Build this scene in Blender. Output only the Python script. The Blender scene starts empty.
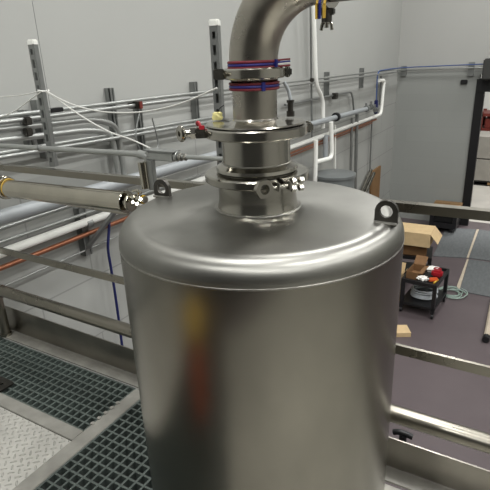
import bpy, bmesh, math, random
from mathutils import Vector, Matrix
random.seed(4)
C = bpy.context.scene.collection
PI = math.pi
# ------------------------------------------------------------------ camera
EYE = Vector((0, 0, 1.45))
F = 500.0
def camv(px, py): return Vector((px-245.0, 245.0-py, -F))
aZ = (-camv(300, 1560)).normalized()
aY = camv(560, 42); aY = (aY - aZ*aY.dot(aZ)).normalized()
aX = aY.cross(aZ)
ROT = Matrix((aX, aY, aZ))
def P(px, py, ax, v):
    "world point where the sight line of a photo pixel meets the plane x|y|z = v"
    r = ROT @ camv(px, py); i = 'xyz'.index(ax)
    return EYE + r*((v-EYE[i])/r[i])
cam = bpy.data.cameras.new('camera'); cam.sensor_width = 36; cam.lens = 36*F/490; cam.clip_start = .02
co = bpy.data.objects.new('camera', cam); C.objects.link(co)
M4 = ROT.to_4x4(); M4.translation = EYE; co.matrix_world = M4
bpy.context.scene.camera = co
# ------------------------------------------------------------------ materials
def lin(c): return tuple(((x/255)/12.92 if x/255 < .04045 else (((x/255)+.055)/1.055)**2.4) for x in c)+(1,)
def mat(name, col, metal=0, rough=.5, var=0, vscale=6, bump=0, bscale=40, stretch=(1,1,1), rvar=0, emit=None, alpha=None, spec=None, coords='Object'):
    m = bpy.data.materials.new(name); m.use_nodes = True; nt = m.node_tree; b = nt.nodes['Principled BSDF']
    c = lin(col); b.inputs['Base Color'].default_value = c
    b.inputs['Metallic'].default_value = metal; b.inputs['Roughness'].default_value = rough
    if spec is not None: b.inputs['Specular IOR Level'].default_value = spec
    if alpha is not None:
        b.inputs['Transmission Weight'].default_value = alpha
    if emit:
        b.inputs['Emission Color'].default_value = lin(emit[0]); b.inputs['Emission Strength'].default_value = emit[1]
    tc = nt.nodes.new('ShaderNodeTexCoord'); mp = nt.nodes.new('ShaderNodeMapping'); mp.inputs['Scale'].default_value = stretch
    nt.links.new(tc.outputs[coords], mp.inputs[0])
    if var or rvar:
        n = nt.nodes.new('ShaderNodeTexNoise'); n.inputs['Scale'].default_value = vscale; n.inputs['Detail'].default_value = 5
        nt.links.new(mp.outputs[0], n.inputs['Vector'])
        if var:
            r = nt.nodes.new('ShaderNodeMapRange'); r.inputs[1].default_value = .3; r.inputs[2].default_value = .7
            r.inputs[3].default_value = 1-var; r.inputs[4].default_value = 1+var
            nt.links.new(n.outputs[0], r.inputs[0])
            x = nt.nodes.new('ShaderNodeVectorMath'); x.operation = 'SCALE'; x.inputs[0].default_value = c[:3]
            nt.links.new(r.outputs[0], x.inputs['Scale']); nt.links.new(x.outputs[0], b.inputs['Base Color'])
        if rvar:
            r2 = nt.nodes.new('ShaderNodeMapRange'); r2.inputs[1].default_value = .3; r2.inputs[2].default_value = .7
            r2.inputs[3].default_value = rough-rvar; r2.inputs[4].default_value = rough+rvar
            nt.links.new(n.outputs[0], r2.inputs[0]); nt.links.new(r2.outputs[0], b.inputs['Roughness'])
    if bump:
        n2 = nt.nodes.new('ShaderNodeTexNoise'); n2.inputs['Scale'].default_value = bscale; n2.inputs['Detail'].default_value = 4
        nt.links.new(mp.outputs[0], n2.inputs['Vector'])
        bp = nt.nodes.new('ShaderNodeBump'); bp.inputs['Strength'].default_value = bump; bp.inputs['Distance'].default_value = .003
        nt.links.new(n2.outputs[0], bp.inputs['Height']); nt.links.new(bp.outputs[0], b.inputs['Normal'])
    return m
def block_wall(name, col, axes, strength, split=None, col2=None, bw=.4, bh=.2):
    "painted wall: running-bond block joints as bump and faint joint lines; above `split` another, smooth paint"
    m = mat(name, col, rough=.75, spec=.3); nt = m.node_tree; b = nt.nodes['Principled BSDF']
    tc = nt.nodes.new('ShaderNodeTexCoord'); sp = nt.nodes.new('ShaderNodeSeparateXYZ'); cb = nt.nodes.new('ShaderNodeCombineXYZ')
    g = nt.nodes.new('ShaderNodeNewGeometry')
    nt.links.new(g.outputs['Position'], sp.inputs[0])
    nt.links.new(sp.outputs[axes], cb.inputs[0]); nt.links.new(sp.outputs[2], cb.inputs[1])
    br = nt.nodes.new('ShaderNodeTexBrick'); br.inputs['Scale'].default_value = 1
    br.inputs['Brick Width'].default_value = bw; br.inputs['Row Height'].default_value = bh; br.inputs['Mortar Size'].default_value = .006
    c = lin(col); br.inputs['Color1'].default_value = c; br.inputs['Color2'].default_value = tuple(x*.97 for x in c[:3])+(1,)
    br.inputs['Mortar'].default_value = tuple(x*strength for x in c[:3])+(1,)
    nt.links.new(cb.outputs[0], br.inputs['Vector'])
    n = nt.nodes.new('ShaderNodeTexNoise'); n.inputs['Scale'].default_value = .8; n.inputs['Detail'].default_value = 3
    nt.links.new(g.outputs['Position'], n.inputs['Vector'])
    r = nt.nodes.new('ShaderNodeMapRange'); r.inputs[3].default_value = .94; r.inputs[4].default_value = 1.06
    nt.links.new(n.outputs[0], r.inputs[0])
    out = br.outputs[0]
    if split is not None:
        gt = nt.nodes.new('ShaderNodeMath'); gt.operation = 'GREATER_THAN'; gt.inputs[1].default_value = split
        nt.links.new(sp.outputs[2], gt.inputs[0])
        mx = nt.nodes.new('ShaderNodeMix'); mx.data_type = 'RGBA'
        nt.links.new(gt.outputs[0], mx.inputs['Factor']); nt.links.new(br.outputs[0], mx.inputs['A']); mx.inputs['B'].default_value = lin(col2)
        out = mx.outputs['Result']
    x = nt.nodes.new('ShaderNodeVectorMath'); x.operation = 'SCALE'
    nt.links.new(out, x.inputs[0]); nt.links.new(r.outputs[0], x.inputs['Scale']); nt.links.new(x.outputs[0], b.inputs['Base Color'])
    return m
def diamond(name, col):
    m = mat(name, col, metal=.6, rough=.45, var=.08, vscale=9); nt = m.node_tree; b = nt.nodes['Principled BSDF']
    g = nt.nodes.new('ShaderNodeNewGeometry'); mp = nt.nodes.new('ShaderNodeMapping')
    mp.inputs['Rotation'].default_value = (0, 0, PI/4); mp.inputs['Scale'].default_value = (34, 34, 34)
    nt.links.new(g.outputs['Position'], mp.inputs[0])
    ck = nt.nodes.new('ShaderNodeTexChecker'); ck.inputs['Scale'].default_value = 1
    nt.links.new(mp.outputs[0], ck.inputs['Vector'])
    def bar(sx, sy):
        f = nt.nodes.new('ShaderNodeVectorMath'); f.operation = 'FRACTION'; nt.links.new(mp.outputs[0], f.inputs[0])
        s = nt.nodes.new('ShaderNodeVectorMath'); s.operation = 'SUBTRACT'; s.inputs[1].default_value = (.5, .5, 0); nt.links.new(f.outputs[0], s.inputs[0])
        k = nt.nodes.new('ShaderNodeVectorMath'); k.operation = 'MULTIPLY'; k.inputs[1].default_value = (sx, sy, 0); nt.links.new(s.outputs[0], k.inputs[0])
        l = nt.nodes.new('ShaderNodeVectorMath'); l.operation = 'LENGTH'; nt.links.new(k.outputs[0], l.inputs[0])
        r = nt.nodes.new('ShaderNodeMapRange'); r.inputs[1].default_value = .5; r.inputs[2].default_value = .3; r.inputs[3].default_value = 0; r.inputs[4].default_value = 1
        nt.links.new(l.outputs['Value'], r.inputs[0]); return r.outputs[0]
    a, c2 = bar(1.1, 3.4), bar(3.4, 1.1)
    mx = nt.nodes.new('ShaderNodeMix'); nt.links.new(ck.outputs['Fac'], mx.inputs['Factor']); nt.links.new(a, mx.inputs['A']); nt.links.new(c2, mx.inputs['B'])
    bp = nt.nodes.new('ShaderNodeBump'); bp.inputs['Strength'].default_value = 1; bp.inputs['Distance'].default_value = .008
    nt.links.new(mx.outputs['Result'], bp.inputs['Height']); nt.links.new(bp.outputs[0], b.inputs['Normal'])
    return m
M = {}
M['tank'] = mat('tank_steel', (132,129,121), 1, .24, var=.2, vscale=4.5, stretch=(1,1,.6))
M['tanktop'] = mat('tank_top_steel', (140,139,134), 1, .40, var=.2, vscale=5)
M['seam'] = mat('weld_seam', (150,148,142), 1, .4, var=.2, vscale=60)
M['steel'] = mat('polished_steel', (166,163,154), 1, .17, var=.08, vscale=10, rvar=.06, stretch=(1,1,.4))
M['tube'] = mat('polished_tube_steel', (190,185,172), 1, .14, var=.08, vscale=10, rvar=.05)
M['elbow'] = mat('brushed_elbow_steel', (165,160,150), 1, .3, var=.12, vscale=14, rvar=.06)
M['rail'] = mat('rail_steel', (142,138,128), 1, .30, var=.1, vscale=5, rvar=.06)
M['toe'] = mat('toe_board_steel', (150,146,138), 1, .33, var=.15, vscale=5, rvar=.06)
M['lug'] = mat('lug_steel', (84,82,78), 1, .4, var=.2, vscale=30)
def aniso(m, k):
    nt = m.node_tree; b = nt.nodes['Principled BSDF']; b.inputs['Anisotropic'].default_value = k
    tg = nt.nodes.new('ShaderNodeTangent'); tg.direction_type = 'RADIAL'; tg.axis = 'Z'; nt.links.new(tg.outputs[0], b.inputs['Tangent'])
for k_, a_ in (('tank',.75),('tanktop',.6),('steel',.6),('elbow',.5)): aniso(M[k_], a_)
M['galv'] = mat('galvanised', (140,142,140), .75, .42, var=.1, vscale=9)
M['conduit'] = mat('conduit', (164,166,163), .7, .34, var=.06, vscale=8)
M['greypipe'] = mat('grey_pipe', (150,154,156), .1, .45)
M['white'] = mat('white_pvc', (236,236,230), 0, .4)
M['copper'] = mat('copper', (160,106,80), .7, .42, var=.12, vscale=12)
M['frp'] = mat('grating_green_grey', (70,78,74), 0, .38, var=.15, vscale=30, spec=.8)
M['band'] = mat('deck_frame_steel', (150,148,141), .45, .48, var=.16, vscale=12, bump=.15)
M['diamond'] = diamond('diamond_plate', (205,203,196))
M['plate'] = mat('deck_plate', (176,174,166), .7, .5, var=.1, vscale=40, bump=.5, bscale=120)
M['beam'] = mat('deck_beam', (60,62,62), .4, .6)
M['wallL'] = block_wall('left_wall_paint', (160,161,157), 1, .74, split=.80, col2=(168,169,165), bw=.9, bh=.45)
M['wallB'] = block_wall('back_wall_paint', (146,148,144), 0, .955, split=1.02, col2=(170,170,166), bw=1.2, bh=.3)
M['wallR'] = mat('pale_wall', (172,172,166), 0, .8, var=.05, vscale=1)
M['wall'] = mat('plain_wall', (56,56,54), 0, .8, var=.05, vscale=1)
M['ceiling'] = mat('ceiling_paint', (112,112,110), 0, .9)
M['floor'] = mat('floor_paint', (88,79,81), 0, .42, var=.13, vscale=1.6, bump=.1, bscale=30)
M['farfloor'] = mat('far_floor', (176,172,164), 0, .5, var=.08, vscale=2)
M['mat'] = mat('grey_mat', (92,95,96), 0, .8, var=.14, vscale=9, stretch=(3,1,1))
M['tape'] = mat('tan_strip', (178,166,148), 0, .7, var=.1, vscale=8)
M['black'] = mat('black_plastic', (24,24,26), 0, .4)
M['dark'] = mat('dark_frame', (22,22,23), .2, .5)
M['kraft'] = mat('kraft_card', (202,176,134), 0, .8, var=.07, vscale=12)
M['kraftin'] = mat('kraft_card_dark', (118,86,54), 0, .8, var=.1, vscale=12)
M['red'] = mat('red', (158,26,38), 0, .45)
M['dred'] = mat('red_band', (112,22,38), 0, .6)
M['blue'] = mat('blue_band', (38,36,116), 0, .5)
M['bluecable'] = mat('blue_cable', (26,32,84), 0, .45)
M['airline'] = mat('blue_air_line', (62,84,132), 0, .5)
M['navy'] = mat('navy', (22,28,110), 0, .5)
M['yellow'] = mat('yellow', (196,160,58), 0, .6)
M['paleyellow'] = mat('pale_yellow', (226,218,150), 0, .7)
M['orange'] = mat('orange', (205,88,40), 0, .6)
M['paper'] = mat('white_paper', (232,230,224), 0, .7)
M['green'] = mat('green_hose', (138,156,146), 0, .4)
M['clear'] = mat('clear_tubing', (190,196,200), 0, .15, spec=.8)
M['wood'] = mat('wood', (134,106,72), 0, .7, var=.15, vscale=10, stretch=(1,6,1))
M['ply'] = mat('plywood', (130,98,62), 0, .7, var=.1, vscale=6)
M['rackred'] = mat('dark_red_paint', (110,44,36), 0, .5)
M['stack'] = mat('grey_board', (150,146,138), 0, .75, var=.08, vscale=4)
M['heater'] = mat('grey_vessel', (120,124,124), .4, .4, var=.06, vscale=5)
M['lamp'] = mat('lamp_diffuser', (255,255,250), 0, .5, emit=((255,252,244), 6))
M['cable'] = mat('white_cable', (206,206,200), 0, .5)
# ------------------------------------------------------------------ mesh helpers
def basis(d):
    d = Vector(d).normalized(); u = Vector((0,0,1)) if abs(d.z) < .95 else Vector((1,0,0))
    x = u.cross(d).normalized(); return x, d.cross(x).normalized(), d
def lathe(bm, o, axis, prof, seg=48, a0=0, a1=2*PI, close=False):
    "surface of revolution; prof = [(radius, height)]"
    x, y, d = basis(axis); o = Vector(o); full = abs(a1-a0-2*PI) < 1e-6
    n = seg if full else seg+1; rings = []
    for (r, h) in prof:
        if r < 1e-6 and full: rings.append([bm.verts.new(o+d*h)]*n); continue
        rings.append([bm.verts.new(o+d*h+(x*math.cos(a0+(a1-a0)*i/seg)+y*math.sin(a0+(a1-a0)*i/seg))*r) for i in range(n)])
    pairs = list(zip(rings, rings[1:]))
    if close: pairs.append((rings[-1], rings[0]))
    for A, B in pairs:
        for i in range(seg):
            j = (i+1) % n; q = []
            for v in (A[i], A[j], B[j], B[i]):
                if v not in q: q.append(v)
            if len(q) > 2:
                try: bm.faces.new(q)
                except ValueError: pass
    if close and not full:
        for k in (0, n-1):
            try: bm.faces.new([r[k] for r in rings])
            except ValueError: pass
    return bm
def ring(bm, o, axis, ri, ro, h, seg=48, a0=0, a1=2*PI, bev=.0015):
    b = min(bev, h*.3)
    return lathe(bm, Vector(o)-Vector(axis).normalized()*h/2, axis, [(ri,0),(ro-b,0),(ro,b),(ro,h-b),(ro-b,h),(ri,h)], seg, a0, a1, close=True)
def cyl(bm, p0, p1, r, seg=16, r1=None):
    p0 = Vector(p0); p1 = Vector(p1); L = (p1-p0).length; r1 = r if r1 is None else r1
    return lathe(bm, p0, p1-p0, [(0,0),(r,0),(r1,L),(0,L)], seg)
def sweep(bm, pts, r, seg=12, cap=True):
    pts = [Vector(p) for p in pts]; n = len(pts); rings = []; x = None
    for i, p in enumerate(pts):
        t = (pts[min(i+1,n-1)]-pts[max(i-1,0)]).normalized()
        if x is None: x, _, _ = basis(t)
        x = (x-t*x.dot(t)).normalized(); y = t.cross(x)
        rr = r[i] if isinstance(r, (list,tuple)) else r
        rings.append([bm.verts.new(p+(x*math.cos(2*PI*k/seg)+y*math.sin(2*PI*k/seg))*rr) for k in range(seg)])
    for A, B in zip(rings, rings[1:]):
        for k in range(seg): bm.faces.new([A[k], A[(k+1)%seg], B[(k+1)%seg], B[k]])
    if cap: bm.faces.new(rings[0][::-1]); bm.faces.new(rings[-1])
    return bm
def smooth_path(pts, rad=.05, steps=6):
    "polyline with rounded corners"
    pts = [Vector(p) for p in pts]; out = [pts[0]]
    for a, b, c in zip(pts, pts[1:], pts[2:]):
        u = (a-b); v = (c-b); q = min(rad, u.length*.45, v.length*.45)
        s = b+u.normalized()*q; e = b+v.normalized()*q
        for i in range(steps+1):
            t = i/steps; out.append(s*(1-t)**2+b*2*t*(1-t)+e*t*t)
    out.append(pts[-1]); return out
def spline(pts, steps=8):
    pts = [Vector(p) for p in pts]; q = [pts[0]*2-pts[1]]+pts+[pts[-1]*2-pts[-2]]; out = []
    for i in range(1, len(q)-2):
        a,b,c,d = q[i-1:i+3]
        for k in range(steps):
            t = k/steps; out.append(.5*((2*b)+(c-a)*t+(2*a-5*b+4*c-d)*t*t+(3*b-a-3*c+d)*t**3))
    out.append(pts[-1]); return out
def box(bm, c, s, rot=None, bev=0, tf=None):
    mt = Matrix.Translation(Vector(c)) @ (rot.to_4x4() if rot else Matrix.Identity(4)) @ Matrix.Diagonal((*s, 1))
    if tf: mt = tf @ mt
    t = bmesh.new(); bmesh.ops.create_cube(t, size=1, matrix=mt)
    if bev: bmesh.ops.bevel(t, geom=t.edges[:], offset=bev, segments=2, affect='EDGES')
    me = bpy.data.meshes.new('tmp'); t.to_mesh(me); t.free(); bm.from_mesh(me); bpy.data.meshes.remove(me); return bm
def boxb(bm, lo, hi, bev=0):
    lo = Vector(lo); hi = Vector(hi); return box(bm, (lo+hi)/2, hi-lo, bev=bev)
def prism(bm, outline, o, u, v, n, th):
    "outline (2-D points) laid on axes u, v, extruded by th along n (centred)"
    o, u, v, n = map(Vector, (o, u, v, n))
    A = [bm.verts.new(o+u*a+v*b-n*th/2) for a, b in outline]; B = [bm.verts.new(o+u*a+v*b+n*th/2) for a, b in outline]
    bm.faces.new(A[::-1]); bm.faces.new(B)
    for i in range(len(A)): j = (i+1) % len(A); bm.faces.new([A[i], A[j], B[j], B[i]])
    return bm
def holed(bm, outer, inner, o, u, v, n, th):
    "plate between two outlines with the same number of points"
    o, u, v, n = map(Vector, (o, u, v, n)); L = []
    for pts in (outer, inner):
        for s in (-.5, .5): L.append([bm.verts.new(o+u*a+v*b+n*th*s) for a, b in pts])
    k = len(outer)
    for i in range(k):
        j = (i+1) % k
        bm.faces.new([L[0][i], L[0][j], L[1][j], L[1][i]]); bm.faces.new([L[2][i], L[2][j], L[3][j], L[3][i]])
        bm.faces.new([L[0][i], L[0][j], L[2][j], L[2][i]]); bm.faces.new([L[1][i], L[1][j], L[3][j], L[3][i]])
    return bm
def B(): return bmesh.new()
def wpos(o):
    p = Vector(o.location)
    while o.parent: o = o.parent; p += Vector(o.location)
    return p
def obj(name, bm, m, parent=None, smooth=True, label=None):
    bmesh.ops.recalc_face_normals(bm, faces=bm.faces[:])
    if parent: off = wpos(parent)
    else:
        xs = [v.co for v in bm.verts]; off = Vector(((min(p.x for p in xs)+max(p.x for p in xs))/2, (min(p.y for p in xs)+max(p.y for p in xs))/2, min(p.z for p in xs)))
    bmesh.ops.translate(bm, verts=bm.verts[:], vec=-off)
    if smooth:
        for f in bm.faces: f.smooth = True
        for e in bm.edges:
            if len(e.link_faces) == 2 and e.calc_face_angle(0) > math.radians(32): e.smooth = False
    me = bpy.data.meshes.new(name); bm.to_mesh(me); bm.free(); me.materials.append(M[m])
    o = bpy.data.objects.new(name, me); C.objects.link(o)
    if parent: o.parent = parent
    else: o.location = off
    if label: o['label'] = label
    return o
def tag(o, label, cat, group=None, kind=None):
    o['label'] = label; o['category'] = cat
    if group: o['group'] = group
    if kind: o['kind'] = kind
    return o
def thing(name, loc, label, cat, group=None):
    o = bpy.data.objects.new(name, None); o.empty_display_size = .1; C.objects.link(o); o.location = loc
    return tag(o, label, cat, group)
def struct(name, bm, m): o = obj(name, bm, m, smooth=False); o['kind'] = 'structure'; return o

# ------------------------------------------------------------------ room
YB = 10.4
XW = P(398, 69, 'y', YB).x
ZF = P(430, 221, 'y', YB).z
XR, YN, ZC = 7.0, -5.0, 6.8
pd = P(466, 227, 'y', YB); DX0 = pd.x; DX1 = DX0+3.6
DZ = P(481, 79, 'y', YB).z
struct('floor', boxb(B(), (XW-.3, YN-.3, ZF-.2), (XR+.3, YB+.3, ZF)), 'floor')
struct('wall_left', boxb(B(), (XW-.2, YN-.2, ZF), (XW, YB+.2, ZC)), 'wallL')
struct('wall_right', boxb(B(), (XR, YN-.2, ZF), (XR+.2, YB+.2, ZC)), 'wallR')
struct('wall_front', boxb(B(), (XW, YN-.2, ZF), (XR, YN, ZC)), 'wall')
b = B(); boxb(b, (XW, YB, ZF), (DX0-.08, YB+.2, ZC)); boxb(b, (DX1+.08, YB, ZF), (XR, YB+.2, ZC)); boxb(b, (DX0-.08, YB, DZ+.08), (DX1+.08, YB+.2, ZC))
struct('wall_back', b, 'wallB')
struct('ceiling', boxb(B(), (XW-.2, YN-.2, ZC), (XR+.2, YB+.2, ZC+.2)), 'ceiling')
b = B(); boxb(b, (DX0-.12, YB-.03, ZF), (DX0+.03, YB+.10, DZ)); boxb(b, (DX1-.1, YB-.06, ZF), (DX1+.1, YB+.22, DZ)); boxb(b, (DX0-.1, YB-.06, DZ-.22), (DX1+.1, YB+.22, DZ))
struct('door_1', b, 'dark')
struct('trim_1', boxb(B(), (DX0-.02, YB-.3, DZ), (DX1+.1, YB, DZ+.35), bev=.02), 'wall')
# room beyond the door
b = B(); boxb(b, (DX0-3, YB+.3, ZF-.2), (DX1+3, YB+7, ZF)); struct('floor_beyond', b, 'farfloor')
b = B(); boxb(b, (DX0-3, YB+7, ZF), (DX1+3, YB+7.2, 5)); struct('wall_beyond', b, 'white')
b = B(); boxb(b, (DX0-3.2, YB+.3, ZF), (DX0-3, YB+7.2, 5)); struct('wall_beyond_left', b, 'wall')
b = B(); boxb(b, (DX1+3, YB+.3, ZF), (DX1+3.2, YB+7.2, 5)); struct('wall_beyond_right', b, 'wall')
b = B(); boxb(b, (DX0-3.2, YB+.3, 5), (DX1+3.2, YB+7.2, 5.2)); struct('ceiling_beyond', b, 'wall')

# ------------------------------------------------------------------ platform
YR = 1.48
def D(px, py): return P(px, py, 'z', 0)
yA0, yA1 = D(70,436).y, D(90,410).y
bx0 = (D(16,490).x+D(134,388).x)/2; bx1 = (D(33,490).x+D(141,399).x)/2          # band running away from the camera
by1 = (D(8,397).y+D(80,429).y)/2; by0 = (D(0,406).y+D(69,439).y)/2                            # band running left-right
GL = XW+.10
gy1 = YR-.075
def grating(lo, hi, pitch, label):
    b = B(); x0, y0 = lo; x1, y1 = hi; th = .0085; h = .040
    nx = round((x1-x0)/pitch); ny = round((y1-y0)/pitch)
    for i in range(nx+1):
        x = x0+(x1-x0)*i/nx; boxb(b, (x-th/2, y0, -h), (x+th/2, y1, 0))
    for j in range(ny+1):
        y = y0+(y1-y0)*j/ny; boxb(b, (x0, y-th/2, -h), (x1, y+th/2, -.0008))
    return tag(obj('floor_grating', b, 'frp', smooth=False), label, 'grating')
PITCH = .038
grating((GL, by1+.004), (bx0-.004, gy1), PITCH, 'dark green-grey square mesh grating beyond the tread plate, against the toe board')
grating((bx1+.004, -1.0), (-.50, gy1), PITCH, 'dark green-grey square mesh grating beside the foot of the big tank')
t = thing('deck_border', (bx0, by0, 0), 'grey steel frame bars between the gratings and the tread plate', 'frame')
obj('border_bar', boxb(B(), (bx0, -1.0, -.05), (bx1, gy1, .003), bev=.002), 'band', t)
obj('border_bar', boxb(B(), (GL, by0, -.05), (bx0-.001, by1, .003), bev=.002), 'band', t)
for k in range(5):
    y = by1+.05+k*PITCH; obj('grating_stub', cyl(B(), (bx0+.001, y, .0035), (bx0+.001, y, .0075), .0095, 12), 'band', t)
tag(obj('tread_plate', boxb(B(), (GL, -1.0, -.045), (bx0-.003, by0-.003, -.001)), 'diamond', smooth=False), 'pale diamond-pattern steel tread plate at the lower left', 'floor plate')
tag(obj('deck_plate', boxb(B(), (-.488, -1.0, -.045), (3.0, gy1, -.001)), 'plate', smooth=False), 'pale speckled steel deck plate right of the tank, inside the toe board', 'floor plate')
# beams and posts that carry the platform
t = thing('platform_support', (0, 0, ZF), 'dark steel beams and columns carrying the raised platform', 'support')
for x in (GL+.06, bx0+.04, -.55, .9, 2.9): obj('beam', boxb(B(), (x-.04, -1.0, -.19), (x+.04, gy1+.05, -.051)), 'beam', t, smooth=False)
for x in (GL+.06, .9, 2.9):
    for y in (-.9, 1.35): obj('column', boxb(B(), (x-.05, y-.05, ZF), (x+.05, y+.05, -.19)), 'beam', t, smooth=False)

# railing
RX0, RX1 = XW+.08, 3.0
zt = (P(0,165,'y',YR).z+P(490,220,'y',YR).z)/2; zm = (P(0,248,'y',YR).z+P(490,373,'y',YR).z)/2
zk = (P(4,306,'y',YR).z+P(490,472,'y',YR).z)/2
def bar2(pL, pR, drop, y0, y1):
    a = P(*pL,'y',YR); c = P(*pR,'y',YR); k = (c.z-a.z)/(c.x-a.x); f = lambda x: a.z+k*(x-a.x)
    b = B(); prism(b, [(RX0, f(RX0)-drop), (RX1, f(RX1)-drop), (RX1, f(RX1)), (RX0, f(RX0))], (0,(y0+y1)/2,0), (1,0,0), up, (0,1,0), y1-y0); return b
up = Vector((0,0,1))
t = thing('guard_rail', (0, YR, 0), 'brushed steel guard rail with square top and middle rails behind the tank', 'railing')
obj('top_rail', bar2((0,165),(490,211.7), .028, YR, YR+.03), 'rail', t)
obj('middle_rail', bar2((0,248),(490,368), .034, YR+.0, YR+.012), 'rail', t)
for x in (-.95, 2.6): obj('rail_post', boxb(B(), (x-.02, YR+.0245, 0.03), (x+.02, YR+.05, zt-.012)), 'rail', t)
a_ = P(4,306,'y',YR); c_ = P(490,472,'y',YR); kk = (c_.z-a_.z)/(c_.x-a_.x)
b = B(); prism(b, [(RX0,.012),(RX1,.012),(RX1,a_.z+kk*(RX1-a_.x)),(RX0,a_.z+kk*(RX0-a_.x))], (0,YR+.003,0), (1,0,0), up, (0,1,0), .006); 
t = thing('toe_board', (0, YR, .004), 'wide brushed steel toe board along the edge of the platform', 'toe board')
obj('plate', b, 'toe', t, smooth=False); obj('ledge', boxb(B(), (RX0, YR-.07, .004), (RX1, YR-.001, .012)), 'band', t, smooth=False)
# the round low pipe with its drop at the left
a_ = P(73,313,'y',YR-.05); c_ = P(490,444,'y',YR-.05); kp = (c_.z-a_.z)/(c_.x-a_.x)
pl = P(-4,292,'y',YR-.05)
t = thing('low_pipe', (pl.x, YR-.05, .012), 'thick dull steel pipe running low between rail and toe board', 'pipe')
zp = a_.z+kp*(pl.x-a_.x); pe = Vector((pl.x, YR-.05, zp))
obj('pipe', sweep(B(), [(pe.x+.05, YR-.05, zp), (RX1-.05, YR-.05, zp+kp*(RX1-.05-pl.x))], .030, 24), 'rail', t)
obj('elbow', sweep(B(), [pe+Vector((.055*(1-math.sin(a)), 0, -.055*(1-math.cos(a)))) for a in [i*PI/16 for i in range(9)]], .032, 24), 'rail', t)
obj('drop_leg', sweep(B(), [(pe.x, YR-.05, zp-.05), (pe.x, YR-.05, .03)], .027, 20), 'rail', t)
obj('foot_flange', cyl(B(), (pe.x, YR-.05, .0125), (pe.x, YR-.05, .028), .034, 24), 'rail', t)
# black T handle just beyond the toe board
h = P(403, 435.5, 'y', YR+.05)
t = thing('tee_handle', (h.x, YR+.05, -.05), 'black T-shaped handle rising just beyond the toe board', 'handle')
obj('stem', cyl(B(), (h.x, YR+.05, -.05), (h.x, YR+.05, h.z+.002), .014, 16), 'black', t)
b = B(); sweep(b, spline([(h.x-.034, YR+.05, h.z+.002), (h.x-.015, YR+.05, h.z+.010), (h.x+.015, YR+.05, h.z+.010), (h.x+.034, YR+.05, h.z+.006)]), .011, 14); obj('grip', b, 'black', t)
# steel plate with a hole at the left edge
q = D(2, 386)
t = thing('foot_plate', (q.x-.05, q.y, .003), 'dark steel foot bracket with a bolt hole at the left edge of the deck', 'bracket')
sq = [(math.cos(a)*1, math.sin(a)*1) for a in [PI*2*i/24 for i in range(24)]]
def sqr(a, w, h): c, s = math.cos(a), math.sin(a); k = 1/max(abs(c)/w, abs(s)/h); return (c*k, s*k)
outer = [sqr(2*PI*i/24, .06, .04) for i in range(24)]; inner = [(.016+.009*math.cos(2*PI*i/24), .009*math.sin(2*PI*i/24)) for i in range(24)]
holed_b = holed(B(), outer, inner, (q.x-.015, q.y, .007), (1,0,0), (0,1,0), (0,0,1), .008); obj('plate', holed_b, 'lug', t, smooth=False)
obj('upright', boxb(B(), (q.x-.075, q.y-.03, .011), (q.x-.055, q.y+.03, .06), bev=.002), 'lug', t)

# ------------------------------------------------------------------ tank
TC = Vector((-.543-.0045, .98-.0025, 0)); TR = .3262; E0 = EYE.z
uF = Vector((.485,-.875,0)).normalized()      # towards the viewpoint
uR = Vector((-uF.y, uF.x, 0))                 # to the right as seen from there
up = Vector((0,0,1))
NC = TC-uR*.003
def T(r=0, a=0, z=0):
    "point round the tank axis: a in degrees from the front, positive to the right; z relative to eye height"
    a = math.radians(a); return NC+(uF*math.cos(a)+uR*math.sin(a))*r+up*(E0+z)
def Td(a): a = math.radians(a); return uF*math.cos(a)+uR*math.sin(a)
t = tank = thing('storage_tank', (TC.x, TC.y, 0), 'large upright cylindrical brushed steel tank filling the middle of the platform', 'tank')
zs = E0-.388
obj('shell', lathe(B(), (TC.x, TC.y, 0), up, [(0,.10),(.2,.105),(.29,.13),(TR-.002,.17),(TR,.2),(TR,.5),(TR,.8),(TR,zs)], 128), 'tank', t)
kn = []
for i in range(13):
    a = i/12*PI/2; kn.append((TR-.045+.045*math.cos(a), zs+.008+.045*math.sin(a)))
prof = [(TR, zs)]+kn+[(.24, zs+.056),(.17, zs+.059),(.09, zs+.061),(.08, zs+.061)]
obj('top_head', lathe(B(), (TC.x, TC.y, 0), up, prof, 128), 'tanktop', t)
obj('weld_seam', ring(B(), (TC.x, TC.y, zs), up, TR-.004, TR+.0008, .004, 128, bev=.0006), 'seam', t)
zb = zs+.058
nz = E0-.266
neck = [(.0955, zb-.002),(.0925, zb+.006),(.0900, zb+.018),(.089, zb+.03),(.089, nz-.006),(.094, nz-.003),(.108, nz)]
obj('neck', lathe(B(), (NC.x, NC.y, 0), up, neck+[(.108, nz+.003),(.07, nz+.003)], 96), 'steel', t)
obj('weld_bead', ring(B(), (NC.x, NC.y, zb+.002), up, .09, .1005, .006, 96), 'seam', t)
for lug_px, base, w, hh in (((386,222), None, .0235, .054), ((163,196), None, .0245, .052)):
    p = P(lug_px[0], lug_px[1], 'z', zs+.053); d = (Vector((p.x, p.y, 0))-TC); rad = d.normalized()
    n = Vector((-rad.y, rad.x, 0)); o = Vector((p.x, p.y, zs+.046))
    N = 32; out = []; inn = []
    for i in range(N):
        a = 2*PI*i/N; c, s = math.cos(a), math.sin(a)
        if s >= 0: out.append((c*w, hh-w+s*w))
        else:
            k = min(w/abs(c) if abs(c) > 1e-6 else 9, (hh-w)/abs(s)); out.append((c*k, hh-w+s*k))
        inn.append((c*w*.56, hh-w+s*w*.56))
    obj('lifting_lug', holed(B(), out, inn, o, rad, up, n, .010), 'lug', t)
    b = B()
    for s in (-1, 1):
        sweep(b, [o+n*.007*s+up*.007+rad*(-w), o+n*.007*s+up*.006+rad*w], .0035, 8)
    obj('lug_weld', b, 'seam', t)
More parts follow.
